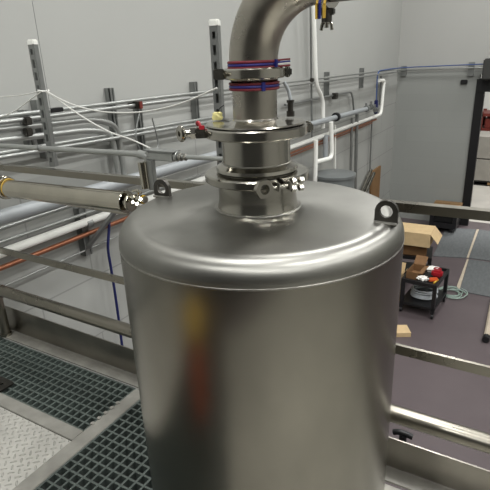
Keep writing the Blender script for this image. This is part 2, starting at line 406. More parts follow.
for a in (45, 135, 225, 315):
    q = T(.24, a, 0); obj('leg', cyl(B(), (q.x, q.y, 0), (q.x, q.y, .16), .028, 20), 'rail', t)

# clamps on the neck
def clamp(zc, h, ri, ro, label, ang, cat='clamp', hexeye=False, knob=False, wing=True):
    t = thing('pipe_clamp', T(0,0,zc-h/2), label, cat)
    x, y, d = basis(up)
    a = math.radians(ang); dv = Td(ang); base = math.atan2(dv.dot(y), dv.dot(x)); g = .05
    for k in range(2):
        bm = B(); lathe(bm, T(0,0,zc-h/2), up, [(ri,0),(ro-.004,0),(ro,.003),(ro,h-.003),(ro-.004,h),(ri,h)], 48, base+g+k*PI, base+PI-g+k*PI, close=True)
        obj('band', bm, 'steel', t)
    q = T(ro+.004, ang+180, zc)      # hinge
    tz = Td(ang+90)
    R3 = Matrix((Td(ang), tz, up)).transposed()
    b = B(); box(b, q, (.016, .034, h*.8), rot=R3, bev=.003); obj('hinge', b, 'steel', t)
    b = B()
    for s in (-1, 1): cyl(b, q+tz*.011*s-up*h*.5, q+tz*.011*s+up*h*.52, .0035, 12)
    obj('hinge_pin', b, 'steel', t)
    for s in (-1, 1):               # ears
        q = T(ro+.007, ang, zc)+tz*.013*s
        b = B(); box(b, q, (.024, .007, h*.95), rot=R3, bev=.002); obj('ear', b, 'steel', t)
    q = T(ro+.011, ang, zc)
    obj('bolt', cyl(B(), q-tz*.03, q+tz*.042, .0042, 14), 'steel', t)
    if hexeye:
        n = Td(ang); c = q-tz*.045
        out = [(.019*math.cos(2*PI*i/24)*(1+.06*math.cos(6*2*PI*i/24)), .019*math.sin(2*PI*i/24)*(1+.06*math.cos(6*2*PI*i/24))) for i in range(24)]
        inn = [(.0105*math.cos(2*PI*i/24), .0105*math.sin(2*PI*i/24)) for i in range(24)]
        obj('eye_nut', holed(B(), out, inn, c, tz, up, n, .012), 'steel', t)
        b = B()
        for k in (0, 1):
            for s in (-1, 1): cyl(b, q+tz*(.018+.018*k)+up*.008*s, q+tz*(.027+.018*k)+up*.008*s, .0075, 6)
        obj('hex_nut', b, 'steel', t)
    elif knob:
        dn = Td(ang)
        obj('swing_bolt', cyl(B(), q-dn*.012, q+dn*.034, .009, 16), 'steel', t)
        b = B(); cyl(b, q+dn*.006, q+dn*.018, .0135, 6); obj('hex_nut', b, 'steel', t)
        obj('knob', ring(B(), q+dn*.038, dn*.9+uF*.5, .006, .018, .010, 24, bev=.003), 'steel', t)
    elif wing:
        b = B(); c = q+tz*.03
        cyl(b, q+tz*.018, q+tz*.034, .009, 16)
        for s in (-1, 1): sweep(b, spline([q+tz*.03, q+tz*.038+up*.012*s, q+tz*.04+up*.021*s, q+tz*.038+up*.026*s]), [.004]*8+[.006]*8+[.005]*8+[.003], 10)
        obj('wing_nut', b, 'steel', t)
    return t
clamp(-.2545, .019, .088, .118, 'lowest and widest steel clamp, joining the neck to the tank top, hex eye in front', 25, hexeye=True)
# reducer spool
t = thing('pipe_spool', T(0,0,-.2585), 'short polished steel spool between the two wide clamps', 'pipe fitting')
obj('tube', lathe(B(), T(0,0,0)*1, up, [(.07,-.261),(.0868,-.261),(.0868,-.2505),(.0868,-.244),(.092,-.240),(.0905,-.233),(.083,-.2285),(.0765,-.224),(.076,-.21),(.076,-.172),(.079,-.169),(.0845,-.165),(.0845,-.157),(.07,-.157)], 96), 'steel', t)
obj('weld_bead', ring(B(), T(0,0,-.224), up, .074, .0785, .003, 80, bev=.001), 'seam', t)
clamp(-.1545, .022, .0865, .1145, 'middle steel clamp below the long tube, red seal beside its wing nut on the left', -82, knob=True)
t = thing('red_tag', T(.118,-80,-.152), 'red plastic seal on the wing nut end of the middle clamp', 'seal')
n = Td(-82); b = B(); box(b, T(.119,-76,-.15), (.012,.006,.024), rot=Matrix((n, Td(8), up)).transposed(), bev=.001); obj('seal_body', b, 'red', t)
obj('seal_loop', sweep(B(), spline([T(.121,-77,-.140), T(.124,-80,-.132), T(.128,-84,-.134), T(.126,-87,-.140)]), .003, 8), 'red', t)
# long tube + elbow
t = thing('elbow_pipe', T(0,0,-.14), 'brushed steel pipe rising from the tank and bending to the right overhead', 'pipe')
obj('flange', lathe(B(), T(0,0,0), up, [(.04,-.148),(.085,-.148),(.085,-.142),(.108,-.1405),(.106,-.1375),(.06,-.136),(.0505,-.132),(.0482,-.128)], 96), 'steel', t)
obj('riser', lathe(B(), T(0,0,0), up, [(.0480,-.132),(.0480,-.055),(.0525,-.049),(.055,-.044),(.04,-.044)], 64), 'elbow', t)
BR = .150; zE = -.014; ex = Vector((1, .0, 0)).normalized(); c0 = T(0,0,zE)
arc = [T(0,0,-.03)]+[c0+ex*BR*(1-math.cos(a))+up*BR*math.sin(a) for a in [PI/2*i/24 for i in range(25)]]
arc.append(arc[-1]+ex*.004)
obj('elbow', sweep(B(), arc, .0515, 64, cap=False), 'elbow', t)
obj('lower_ferrule', lathe(B(), T(0,0,0), up, [(.04,-.030),(.055,-.030),(.0535,-.026),(.0515,-.02)], 64), 'steel', t)
clamp(-.0365, .022, .0552, .067, 'highest steel clamp, between two red and blue striped bands on the riser', -86, wing=False)
endx = arc[-1]
lathe_p = [(.04,0),(.062,0),(.064,.004),(.064,.012),(.062,.016),(.04,.016)]
t = thing('overhead_pipe', endx, 'dark steel pipe going out of the picture at the top right of the elbow', 'pipe')
obj('tube', sweep(B(), [endx+ex*.018, endx+ex*1.6], .0505, 40, cap=False), 'elbow', t)
t = thing('overhead_clamp', endx-up*.064, 'steel clamp at the top edge, its wing nut hanging down beside yellow and blue tags', 'clamp')
obj('band', lathe(B(), endx+ex*.001, ex, lathe_p, 48, close=True), 'steel', t)
q = endx+ex*.008-up*.064+uR*.0
obj('bolt', cyl(B(), q+up*.01, q-up*.03, .004, 12), 'steel', t)
b = B(); cyl(b, q-up*.004, q-up*.02, .010, 16); box(b, q-up*.002, (.03,.014,.012), bev=.002); obj('nut', b, 'lug', t)
b = B()
for s in (-1, 1): sweep(b, spline([q-up*.016, q-up*.022+ex*.008*s, q-up*.034+ex*.011*s]), .0035, 8)
obj('wing', b, 'steel', t)
for px0, m, nm, w, L, lb in ((317,'yellow','tag_strap',.0035,.052,'left yellow strap hanging from the elbow end at the top edge'), (319.3,'navy','tag_strap',.0035,.05,'dark blue strap hanging between the two yellow straps'), (324.3,'yellow','tag_strap',.003,.047,'right yellow strap hanging from the elbow end at the top edge')):
    yy = endx.y-.056
    o = P(px0, 4, 'y', yy); lo = P(px0, 19 if px0 < 322 else 18, 'y', yy)
    b = B(); prism(b, [(-w, .0), (w, .0), (w*.9, -(o.z-lo.z)), (-w*.9, -(o.z-lo.z))], o, (1,0,0), up, (0,1,0), .0015)
    sweep(b, [o, o+up*.02+Vector((0,.01,0)), Vector((o.x, endx.y-.050, o.z+.04))], w*.8, 6)
    tag(obj(nm, b, m), lb, 'strap')

# striped bands
def striped(z, label, tail_ang, rad, tail):
    t = thing('striped_band', T(0,0,z-.01), label, 'band')
    for dz, m, n in ((.0055,'dred','red_stripe'), (0,'blue','blue_stripe'), (-.0055,'dred','red_stripe')):
        b = B(); lathe(b, T(0,0,z+dz), up, [(rad+.0022*math.cos(a), .0027*math.sin(a)) for a in [2*PI*i/8 for i in range(8)]], 64, close=True); obj(n, b, m, t)
    q = T(rad+.003, tail_ang, z); R3 = Matrix((Td(tail_ang), Td(tail_ang+90), up)).transposed()
    b = B(); box(b, q, (.006,.008,.018), rot=R3, bev=.001); obj('clip', b, 'navy', t)
    if tail:
        d = (Td(tail_ang+90)*.6+Td(90)*.7).normalized()
        for dz, m, n in ((.0065,'dred','red_tail'), (.002,'blue','blue_tail'), (-.001,'paper','white_tail'), (-.0055,'dred','red_tail')):
            b = B(); sweep(b, spline([q+up*dz, q+d*.015+up*(dz+.001), q+d*tail+up*(dz+.0015)]), .0021, 6); obj(n, b, m, t)
striped(-.0195, 'red and blue striped band just above the highest clamp, ends sticking out right', 55, .0535, .032)
striped(-.062, 'red and blue striped band just below the highest clamp', 20, .0525, 0)
# pale yellow tag and small fittings behind the riser
q = T(.092, -112, -.136)
t = thing('foam_tag', q, 'crumpled pale yellow tag tucked behind the riser on the middle clamp', 'tag')
b = B(); bmesh.ops.create_icosphere(b, subdivisions=3, radius=1)
for v in b.verts:
    v.co = Vector((max(-.7,min(.7,v.co.x))*.016, v.co.y*.007, max(-.6,min(.7,v.co.z+.3*v.co.x))*.013))*(1+.2*math.sin(9*v.co.x+5*v.co.z)*math.cos(7*v.co.y)) + q+up*.009
obj('foam', b, 'paleyellow', t)
obj('wire', sweep(B(), spline([q+up*.016, q+up*.026+uR*.006, q+up*.033+uR*.016]), .0012, 6), 'black', t)
q = T(.09, 118, -.134)
t = thing('vent_fitting', q, 'small dark hose fitting standing behind the right side of the riser', 'fitting')
b = B(); cyl(b, q, q+up*.012, .009, 6); cyl(b, q+up*.012, q+up*.03, .0065, 14); cyl(b, q+up*.03, q+up*.036, .0085, 6); obj('body', b, 'lug', t)
obj('tubing', sweep(B(), spline([q+up*.036, q+up*.055-uR*.004, q+up*.075-uR*.014]), .004, 10), 'clear', t)

# ------------------------------------------------------------------ strut channels on the railing
def strut(p_top, p_bot, label, w=.027, yaw=0, cap=True, plane=YR+.047, name='strut_channel'):
    a = P(*p_top, 'y', plane); z0 = P(*p_bot, 'y', plane).z; x = (a.x+P(*p_bot,'y',plane).x)/2; z1 = a.z
    t = thing(name, (x, plane, z0), label, 'strut')
    tf = Matrix.Translation((x, plane, 0)) @ Matrix.Rotation(yaw, 4, 'Z'); th = .003; h = w
    b = B(); # U channel, slotted web on the left face
    def bb(c, s): box(b, c, s, tf=tf)
    L = z1-z0; zc = (z0+z1)/2
    bb((w/2, 0, zc), (th, h, L)); bb((-w/2, 0, zc), (th, h, L)); bb((w*.34, h/2, zc), (w*.32, th, L)); bb((-w*.34, h/2, zc), (w*.32, th, L))
    n = max(2, int(L/.05)); s = L/n
    bb((w*.36, -h/2, zc), (w*.28, th, L)); bb((-w*.36, -h/2, zc), (w*.28, th, L))
    for i in range(n+1): bb((0, -h/2, min(max(z0+i*s, z0+.01), z1-.01)), (w*.44, th, .02))
    obj('channel', b, 'galv', t, smooth=False)
    if cap:
        b = B(); box(b, (0,0,z1+.006), (w+.006, w+.006, .024), bev=.004, tf=tf); obj('end_cap', b, 'white', t)
    return t, Vector((x, plane, z1))
s1, s1t = strut((33,44), (54,166), 'tall slotted strut channel with white cap, left of the tank above the rail', yaw=.2)
s2, s2t = strut((216,25), (222,178), 'tall slotted strut channel with white cap, just left of the elbow pipe', yaw=.2)
for s, (px, py) in ((s1, (56,170)),):
    pass
# grey conduit strapped across the struts
YC = YR+.005
a = P(-30, 144, 'y', YC); m1 = P(139, 154, 'y', YC)
t = thing('electrical_conduit', a, 'grey conduit strapped to the left strut, ending at the fitting beside the tank', 'conduit')
obj('tube', sweep(B(), [a, m1], .0115, 16), 'conduit', t)
c = P(40,148,'y',YC); b = B(); ring(b, c, m1-a, .0115, .0145, .012, 20); box(b, c+Vector((0,.022,0)), (.03,.03,.012), bev=.001); obj('strap', b, 'galv', t)
# fitting assembly: elbow down + conduit body + tube to the right strut
j = P(146,156,'y',YC); k1 = P(176,156,'y',YC); bot = P(147,186,'y',YC)
t = thing('conduit_fitting', bot, 'grey conduit elbow fitting with hanging shiny sleeve above the tank rim', 'conduit fitting')
obj('elbow_body', sweep(B(), smooth_path([m1, j+Vector((.01,0,0)), Vector((j.x+.01, YC, j.z-.035))], .02), .017, 16), 'conduit', t)
obj('sleeve', sweep(B(), [P(142.5,162,'y',YC-.03), P(146.5,188,'y',YC-.03)], [.0195, .0185], 20), 'tube', t)
b = B(); boxb(b, (j.x+.022, YC-.030, bot.z-.005), (j.x+.052, YC-.008, j.z-.01), bev=.002); obj('bracket', b, 'galv', t)
b = B(); boxb(b, (j.x+.016, YC-.02, k1.z-.020), (k1.x, YC+.02, k1.z+.014), bev=.005); obj('box', b, 'conduit', t)
b = B(); boxb(b, (j.x+.006, YC-.024, k1.z+.015), (k1.x+.006, YC+.024, k1.z+.019), bev=.001); obj('lid', b, 'galv', t)
b = B(); ring(b, (j.x+.024, YC, k1.z-.002), (1,0,0), .004, .022, .012, 20); ring(b, (k1.x+.004, YC, k1.z-.002), (1,0,0), .004, .019, .012, 20); obj('collar', b, 'conduit', t)
r0 = Vector((k1.x+.01, YC, k1.z-.002)); r1 = P(226,159,'y',YC)
t = thing('electrical_conduit', r0, 'short grey conduit from the fitting to the foot of the right strut', 'conduit')
obj('tube', sweep(B(), [r0, r1], .0085, 16), 'conduit', t)
b = B(); ring(b, r0+Vector((.012,0,0)), r1-r0, .008, .0155, .014, 8); ring(b, r0+Vector((.034,0,0)), r1-r0, .008, .013, .012, 8); obj('connector', b, 'seam', t, label='yellowish metal connector')

# process tube in front of the rail, left
YT = YR-.046
a = P(8,188.5,'y',YT); e = P(126,202,'y',YT)
t = thing('process_tube', P(-30,183,'y',YT), 'wide polished steel tube with yellow gasket, reaching the tank from the left', 'pipe')
rt = .043
obj('tube', sweep(B(), [P(-30,184,'y',YT), a, e], rt, 32), 'tube', t)
ax = (e-a).normalized()
f0 = P(9,188,'y',YT)
obj('ferrule', ring(B(), f0-ax*.012, ax, rt-.002, .053, .013, 40), 'tube', t)
obj('gasket', ring(B(), f0+ax*.004, ax, rt-.001, rt+.0025, .004, 40), 'yellow', t)
obj('clamp_band', ring(B(), f0-ax*.035, ax, rt-.002, .056, .022, 40), 'tube', t)
for i, (px, py, rr) in enumerate(((126,202,.046),(131,202.5,.036))):
    obj('end_ferrule', ring(B(), P(px,py,'y',YT), ax, .012, rr, .012, 32), 'tube', t)
a2 = P(40,206,'y',YT+.012); e2 = P(126,218,'y',YT+.012)
obj('drain_tube', sweep(B(), [P(60,202.5,'y',YT), P(128,213.5,'y',YT)], .0085, 16), 'elbow', t)
# valve cluster near the tank rim
q = P(139,199,'y',YT)
t = thing('small_valve', q-up*.03, 'small shiny valve and clamp cluster at the tank end of the wide tube', 'valve')
obj('body', sweep(B(), [q-ax*.05, q+ax*.035], .014, 20), 'tube', t)
obj('clamp_band', ring(B(), q-ax*.014, ax, .012, .020, .007, 24), 'tube', t); obj('clamp_band', ring(B(), q+ax*.014, ax, .012, .019, .007, 24), 'tube', t)
obj('stem', cyl(B(), q, q+up*.035+Vector((.006,-.01,0)), .006, 12), 'tube', t)
b = B(); sweep(b, spline([q+up*.034+Vector((-.02,-.01,0)), q+up*.038+Vector((.005,-.01,0)), q+up*.03+Vector((.026,-.01,0))]), .005, 10); obj('handle', b, 'tube', t)
obj('yellow_ring', ring(B(), q+ax*.024, ax, .013, .018, .005, 20), 'yellow', t)
b = B()
for dx, dz in ((-.012,-.012),(.01,-.016),(.03,.004)): cyl(b, q+Vector((dx,-.02,dz)), q+Vector((dx+.004,-.028,dz+.006)), .008, 6)
obj('hex_nut', b, 'tube', t)

# cables round the left strut
YK = YR-.0
def cable(pts, r, m, label, name='hanging_cable', plane=YK, cat='cable', group=None, ax='y'):
    return tag(obj(name, sweep(B(), spline([P(x,y,ax,plane) for x,y in pts]), r, 8), m), label, cat, group)
cable([(-20,99),(0,97),(22,95),(41,91)], .0022, 'cable', 'thin white cable going left from the strut, the upper of two')
cable([(-20,120),(0,117),(15,111),(30,100),(42,91)], .0028, 'cable', 'thin white cable sagging left from the strut to the lower left')
cable([(46,91),(60,99),(80,107),(105,112),(135,112.5),(160,109),(185,102),(217,88)], .0030, 'cable', 'white cable sagging between the two tall struts')
cable([(46,92),(60,101),(74,111),(91,122),(112,133),(130,139),(150,148)], .0030, 'cable', 'white cable sloping down from the left strut to the conduit fitting')
p = P(43.5,90.5,'y',YR+.047)
tag(obj('cable_tie', ring(B(), p, (.1,0,1), .021, .025, .007, 24), 'white'), 'white cable tie loop around the left strut', 'cable tie')
pA = P(50,106,'y',YR+.03)
tag(obj('hanger_wire', sweep(B(), [P(32,0,'y',YR+.03)+(P(32,0,'y',YR+.03)-pA)*.6, P(32,0,'y',YR+.03), pA, P(56,160,'y',YR+.03)], .0012, 6), 'galv'), 'very thin wire dropping from above beside the left strut', 'wire')

# ------------------------------------------------------------------ pipes on the left wall
def wp(x, y, off=.1): return P(x, y, 'x', XW+off)
def wpipe(pts, r, m, label, off=.1, rad=.12, name='wall_pipe', cat='pipe', seg=14, hang=None, lvl=False):
    q = [wp(x, y, off) for x, y in pts]
    return tag(obj(name, sweep(B(), smooth_path(q, rad) if len(q) > 2 else q, r, seg), m), label, cat)
wpipe([(-20,119),(394,69.6)], .013, 'conduit', 'upper of two grey conduits running high along the whole left wall', name='wall_conduit', cat='conduit')
wpipe([(-20,125),(394,72.5)], .013, 'conduit', 'lower of two grey conduits running high along the whole left wall', name='wall_conduit', cat='conduit', off=.12)
wpipe([(-20,132),(92,119),(118,125),(124,175)], .019, 'conduit', 'outer grey conduit bending down on the left wall', name='wall_conduit', cat='conduit', rad=.5)
wpipe([(-20,143),(88,130),(112,133),(118,172)], .019, 'conduit', 'inner grey conduit bending down on the left wall', name='wall_conduit', cat='conduit', rad=.5)
wpipe([(-20,156.5),(222,116)], .012, 'conduit', 'upper thin conduit of the pair crossing at mid height behind the struts', name='wall_conduit', cat='conduit')
wpipe([(-20,161),(222,120)], .012, 'conduit', 'lower thin conduit of the pair crossing at mid height behind the struts', name='wall_conduit', cat='conduit', off=.12)
wpipe([(-20,171),(150,134),(222,124)], .016, 'conduit', 'thin conduit just below the mid-height pair', name='wall_conduit', cat='conduit', off=.14) if 0 else None
wpipe([(-20,223.5),(225,153)], .042, 'greypipe', 'thick pale grey pipe passing behind the wide polished tube', off=.16, seg=20)
wpipe([(-20,235.7),(190,166)], .012, 'conduit', 'dark thin conduit under the thick pale grey pipe', name='wall_conduit', cat='conduit', off=.06)
wpipe([(-20,249),(200,175)], .011, 'conduit', 'thin conduit just above the white pipe on the left', name='wall_conduit', cat='conduit', off=.06)
t = thing('white_wall_pipe', wp(-20,260.8), 'white pipe along the left wall above the copper one, rising in the far corner', 'pipe')
obj('tube', sweep(B(), smooth_path([wp(-20,260.8), wp(381,114.5), wp(384,82)], .12), .027, 18), 'white', t)
obj('top_elbow', sweep(B(), smooth_path([wp(384,84), wp(384,80.5), wp(379,80.5)], .08), .028, 14), 'white', t)
for px, py in ((88,223.3),(283,151)):
    p = wp(px,py); obj('coupling', ring(B(), p, wp(381,114.5)-wp(-20,260.8), .02, .034, .05, 18), 'galv', t)
wpipe([(-20,276.3),(376,119.5)], .016, 'copper', 'copper pipe running along the left wall under the white pipe', name='copper_pipe', off=.08)
wpipe([(230,181),(372,123)], .010, 'copper', 'thinner copper pipe under the first one, right of the tank neck', name='copper_pipe', off=.06)
wpipe([(2,287),(118,236)], .007, 'conduit', 'thin conduit low on the left wall under the copper pipe', name='wall_conduit', cat='conduit', off=.05)
t = thing('grey_wall_pipe', wp(300,127.5,.16), 'thick grey pipe ending in a valve cluster right of the middle clamp', 'pipe')
obj('tube', sweep(B(), [wp(285,131.5,.16), wp(368,108.5,.16)], .035, 18), 'greypipe', t)
for px, py, r in ((366,109,.05),(371,107,.045),(375,110,.04)):
    p = wp(px,py,.16); b = B(); cyl(b, p, p+Vector((0,.08,0)), r, 12); cyl(b, p, p+up*.09, .015, 8); obj('valve', b, 'galv', t)
b = B(); ring(b, wp(336,117,.16), (0,1,0), .03, .06, .05, 16); obj('flange', b, 'dark', t)
wpipe([(285,105),(352,91.5),(354,112)], .015, 'galv', 'grey conduit turning down between the two short struts right of the neck', name='wall_conduit', cat='conduit', off=.06)
# down pipes
wpipe([(312,-40),(316,85),(323,99),(323,128)], .026, 'white', 'white vent pipe dropping from above with an offset bend', off=.14)
wpipe([(310,-40),(312,138)], .013, 'galv', 'thin grey rod dropping beside the white vent pipe', name='wall_conduit', cat='conduit', off=.06)
wpipe([(331,122),(332,158),(316,162)], .030, 'white', 'white pipe dropping and turning left above the grey vessel', off=.2)
wpipe([(316,140),(315,192)], .027, 'white', 'short white pipe left of the grey vessel', off=.2)
wpipe([(335,125),(335,175)], .014, 'white', 'thin white pipe behind the turned white pipe', off=.08)
wpipe([(352,118),(350,200)], .02, 'galv', 'left of two grey upright pipes right of the grey vessel', off=.1)
wpipe([(357,114),(355,200)], .026, 'galv', 'right of two grey upright pipes right of the grey vessel', off=.1)
wpipe([(372,118),(370,170)], .014, 'galv', 'thin upright conduit near the far end of the left wall', name='wall_conduit', cat='conduit', off=.05)
wpipe([(326,135),(325,160)], .035, 'greypipe', 'short grey drop pipe above the vessel lid', off=.14)
# short wall struts
def wstrut(x0, y0, x1, y1, w, label, off=.04):
    a = wp(x0,y0,off); c = wp(x1,y1,off); b = B()
    m = (a.y+c.y)/2
    boxb(b, (XW+.003, m-w/2, c.z), (XW+off+.02, m-w/2+.012, a.z)); boxb(b, (XW+.003, m+w/2-.012, c.z), (XW+off+.02, m+w/2, a.z)); boxb(b, (XW+off, m-w/2, c.z), (XW+off+.012, m+w/2, a.z))
    return tag(obj('wall_strut', b, 'galv', smooth=False), label, 'strut')
wstrut(36,100,47,158,.035,'dark wall strut half hidden behind the tall left strut')
wstrut(24,110,30,146,.03,'short wall strut at the far left holding the conduits')
wstrut(110,88,119,160,.035,'wall strut crossing the bent conduits at the left')
wstrut(139,108,143,156,.035,'thin wall strut under the small red label')
wstrut(193,82,198,121,.04,'wall strut left of the right tall strut')
wstrut(327,72,327.5,96,.05,'short wall strut nearest the white vent pipe')
wstrut(362,68,362,88,.055,'short wall strut nearer the far corner')
wstrut(79,208,89,254,.06,'short wall strut under the white and copper pipes')
t = tag(obj('strut_brace', sweep(B(), [wp(88,247,.06), wp(116,210,.25)], .02, 6), 'galv', smooth=False), 'diagonal brace from the short strut up towards the wide tube', 'brace')
q = wp(139,105,.15); b = B(); box(b, q-Vector((.04,0,0)), (.11,.035,.05), bev=.004)
t = thing('valve_tag', q-up*.035, 'small red-and-grey clip on the high conduits of the left wall', 'clip'); obj('clip', b, 'lug', t)
b = B(); box(b, q+Vector((.019,0,0)), (.008,.03,.05), bev=.002); obj('red_face', b, 'rackred', t)
b = B(); sweep(b, spline([q-up*.04, q+Vector((.05,-.12,-.2)), q+Vector((.05,-.05,-.36)), q+Vector((.05,.1,-.3)), q+Vector((.04,.08,-.1))]), .005, 6); obj('loop_wire', b, 'galv', t)
q = wp(55,110,.1); b = B(); box(b, q, (.05,.09,.025), bev=.004); tag(obj('conduit_clip', b, 'dark'), 'black clip on the high conduits just right of the left strut', 'clip')
for (px,py,lb) in ((27,121,'dark strap block on the conduits at the far left, upper'),(28,132,'dark strap block on the conduits at the far left, lower'),(312,80,'dark junction box on the high conduits at the white vent pipe')):
    q = wp(px,py,.13); b = B(); box(b, q, (.04,.045,.045), bev=.006); tag(obj('junction_box', b, 'lug'), lb, 'junction box')
q = wp(335,96,.08); b = B(); box(b, q, (.06,.1,.08), bev=.006); tag(obj('junction_box', b, 'lug'), 'dark junction box on the lower conduit right of the vent pipe', 'junction box')
tag(obj('blue_hose', sweep(B(), spline([wp(104,205,.1), wp(109,222,.1), wp(108,248,.1), wp(111,268,.1), wp(116,300,.1), wp(122,345,.1), wp(126,380,.1)]), .010, 10), 'bluecable'), 'dark blue cable hanging down the left wall just left of the tank', 'cable')
# far corner blue lines and back wall conduits
def bwp(x, y, off=.08): return P(x, y, 'y', YB-off)
tag(obj('blue_air_line', sweep(B(), smooth_path([wp(376,108,.12), wp(377.5,71,.12), wp(392,68.8,.16), P(404,67.5,'y',YB-.1), bwp(520,62.5,.14)], .15), .010, 10), 'airline'), 'thin blue line rising near the corner and crossing the back wall', 'cable')
tag(obj('wall_conduit', sweep(B(), [bwp(397,70.3), bwp(520,66.5)], .014, 10), 'conduit'), 'grey conduit crossing the back wall just under the blue line', 'conduit')
tag(obj('wall_conduit', sweep(B(), smooth_path([wp(380,105,.06), wp(381,76,.06)], .1), .02, 10), 'galv'), 'short grey riser beside the far white pipe', 'conduit')
q = wp(376,107,.15); b = B(); box(b, q, (.05,.08,.22), bev=.01); tag(obj('filter_bowl', b, 'bluecable'), 'small blue filter at the foot of the blue line near the corner', 'filter')
for x, y0, y1, lb in ((404,66,76,'short strut on the back wall nearest the corner'), (472,62,76,'short strut on the back wall beside the door header')):
    a = bwp(x,y0,.04); c = bwp(x,y1,.04); b = B(); boxb(b, (a.x-.05, YB-.05, c.z), (a.x+.05, YB-.003, a.z)); tag(obj('wall_strut', b, 'galv', smooth=False), lb, 'strut')
q = bwp(464,82,.02); b = B(); box(b, q, (.12,.04,.08), bev=.01); tag(obj('motion_sensor', b, 'dark'), 'small black sensor on the back wall left of the door', 'sensor')

# grey vessel by the left wall
ve = wp(335,172,.38)
t = thing('wall_vessel', (ve.x, ve.y, ZF), 'squat grey cylindrical vessel standing by the left wall behind the tank', 'tank')
rv = .25
obj('body', lathe(B(), (ve.x, ve.y, ZF), up, [(0,.05),(rv-.03,.05),(rv,.09),(rv,ve.z-ZF-.06),(rv-.01,ve.z-ZF-.03)], 40), 'heater', t)
obj('lid', lathe(B(), (ve.x, ve.y, ZF), up, [(rv-.02,ve.z-ZF-.05),(rv+.02,ve.z-ZF-.05),(rv+.02,ve.z-ZF-.02),(rv-.06,ve.z-ZF),(0,ve.z-ZF+.01)], 40), 'heater', t)
for k in range(3):
    a = 2*PI*k/3+.4; obj('leg', cyl(B(), (ve.x+.17*math.cos(a), ve.y+.17*math.sin(a), ZF), (ve.x+.17*math.cos(a), ve.y+.17*math.sin(a), ZF+.08), .03, 10), 'heater', t)
# leaning plywood and tubes in the far left corner
q0 = wp(377,172,.1); q1 = wp(382,166,.1); zl = q0.z
b = B(); boxb(b, (XW+.01, q0.y-.1, ZF+.001), (XW+.04, q1.y+.15, zl+.02)); tag(obj('plywood_sheet', b, 'ply', smooth=False), 'brown plywood sheet standing against the far end of the left wall', 'board')
for k, (px, lb) in enumerate(((371,'shiny tube leaning at the plywood, the upper one'),(374,'shiny tube leaning at the plywood, the lower one'))):
    a = P(px, 170+k*3, 'x', XW+.06+.035*k); c = P(px-12, 197+k*3, 'x', XW+.06+.035*k)
    s = (c-a); s *= (a.z-ZF-.04)/(a.z-c.z)
    tag(obj('leaning_tube', cyl(B(), a, a+s, .03, 14), 'steel'), lb, 'tube')

# ------------------------------------------------------------------ lower floor
def G(px, py): return P(px, py, 'z', ZF)
def flat(pts, th, m, name, label, cat, z=0, group=None):
    q = [G(*p) for p in pts]; b = B()
    lo = [b.verts.new((p.x,p.y,ZF+z+.001)) for p in q]; hi = [b.verts.new((p.x,p.y,ZF+z+.001+th)) for p in q]
    b.faces.new(lo[::-1]); b.faces.new(hi)
    for i in range(len(q)): j = (i+1)%len(q); b.faces.new([lo[i],lo[j],hi[j],hi[i]])
    return tag(obj(name, b, m, smooth=False), label, cat, group)
flat([(446,228),(433,256.5),(466.5,258.3),(476,230)], .012, 'mat', 'floor_mat', 'dark grey floor mat left of the tan strip, nearest the door', 'mat')
flat([(479,230),(469,258.5),(520,265),(520,236)], .012, 'mat', 'floor_mat', 'dark grey floor mat right of the tan strip, nearest the door', 'mat')
flat([(469,260),(459.5,291.5),(520,303),(520,266.6)], .012, 'mat', 'floor_mat', 'dark grey floor mat right of the tan strip, farther from the door', 'mat')
flat([(476.6,230),(478.8,230),(468.6,258.4),(466.6,258.2)], .014, 'tape', 'floor_strip', 'tan strip between the two mats nearest the door', 'strip')
flat([(466.8,260),(468.6,260),(459.2,291),(456.6,287)], .014, 'tape', 'floor_strip', 'tan strip along the left edge of the farther mat', 'strip')
flat([(445.5,230),(446.6,230),(434,256),(432.6,256)], .013, 'tape', 'floor_strip', 'tan strip along the left edge of the mat beside the cartons', 'strip') if 0 else None
a = G(486,340); c = G(491,313)
t = thing('edge_bar', a, 'pale bar with black end lying on the floor at the right edge', 'bar')
d = (c-a).normalized(); obj('bar', cyl(B(), a+up*.04, c+d*.4+up*.04, .035, 10), 'tape', t); obj('end', cyl(B(), a-d*.08+up*.045, a+up*.045, .043, 10), 'black', t)

def cartM(px, py, yaw): return Matrix.Translation(G(px, py)) @ Matrix.Rotation(yaw, 4, 'Z')
nr = G(433,320); nl = G(400,314.5); fr = G(447.5,299)
ux = (nr-nl); Wd = ux.length; vv = fr-nr; yaw = math.atan2(vv.y, vv.x)-PI/2
Dp = min(vv.length, .62); Wd = .46; uu = Vector((math.cos(yaw), math.sin(yaw), 0)); nl = nr-uu*Wd; Hc = P(436,287,'x',nr.x).z-ZF
Hc = max(.45, min(Hc, .8))
tfm = Matrix.Translation(nl) @ Matrix.Rotation(yaw, 4, 'Z')
def tb(parent, name, lo, hi, m, tf=tfm, bev=0, smooth=False, label=None):
    lo = Vector(lo); hi = Vector(hi); b = B(); box(b, (lo+hi)/2, hi-lo, bev=bev, tf=tf); return obj(name, b, m, parent, smooth=smooth, label=label)
t = cart = thing('utility_cart', nl, 'black two-shelf utility cart holding tools and cartons, right of the tank', 'cart')
b = B()
for lo, hi in (((0,0,Hc-.05),(Wd,Dp,Hc-.03)), ((0,0,Hc-.03),(Wd,.025,Hc)), ((0,Dp-.025,Hc-.03),(Wd,Dp,Hc)), ((0,.025,Hc-.03),(.025,Dp-.025,Hc)), ((Wd-.025,.025,Hc-.03),(Wd,Dp-.025,Hc))):
    lo = Vector(lo); hi = Vector(hi); box(b, (lo+hi)/2, hi-lo, tf=tfm)
obj('top_shelf', b, 'black', t, smooth=False)
tb(t, 'bottom_shelf', (0,0,.13), (Wd,Dp,.16), 'black')
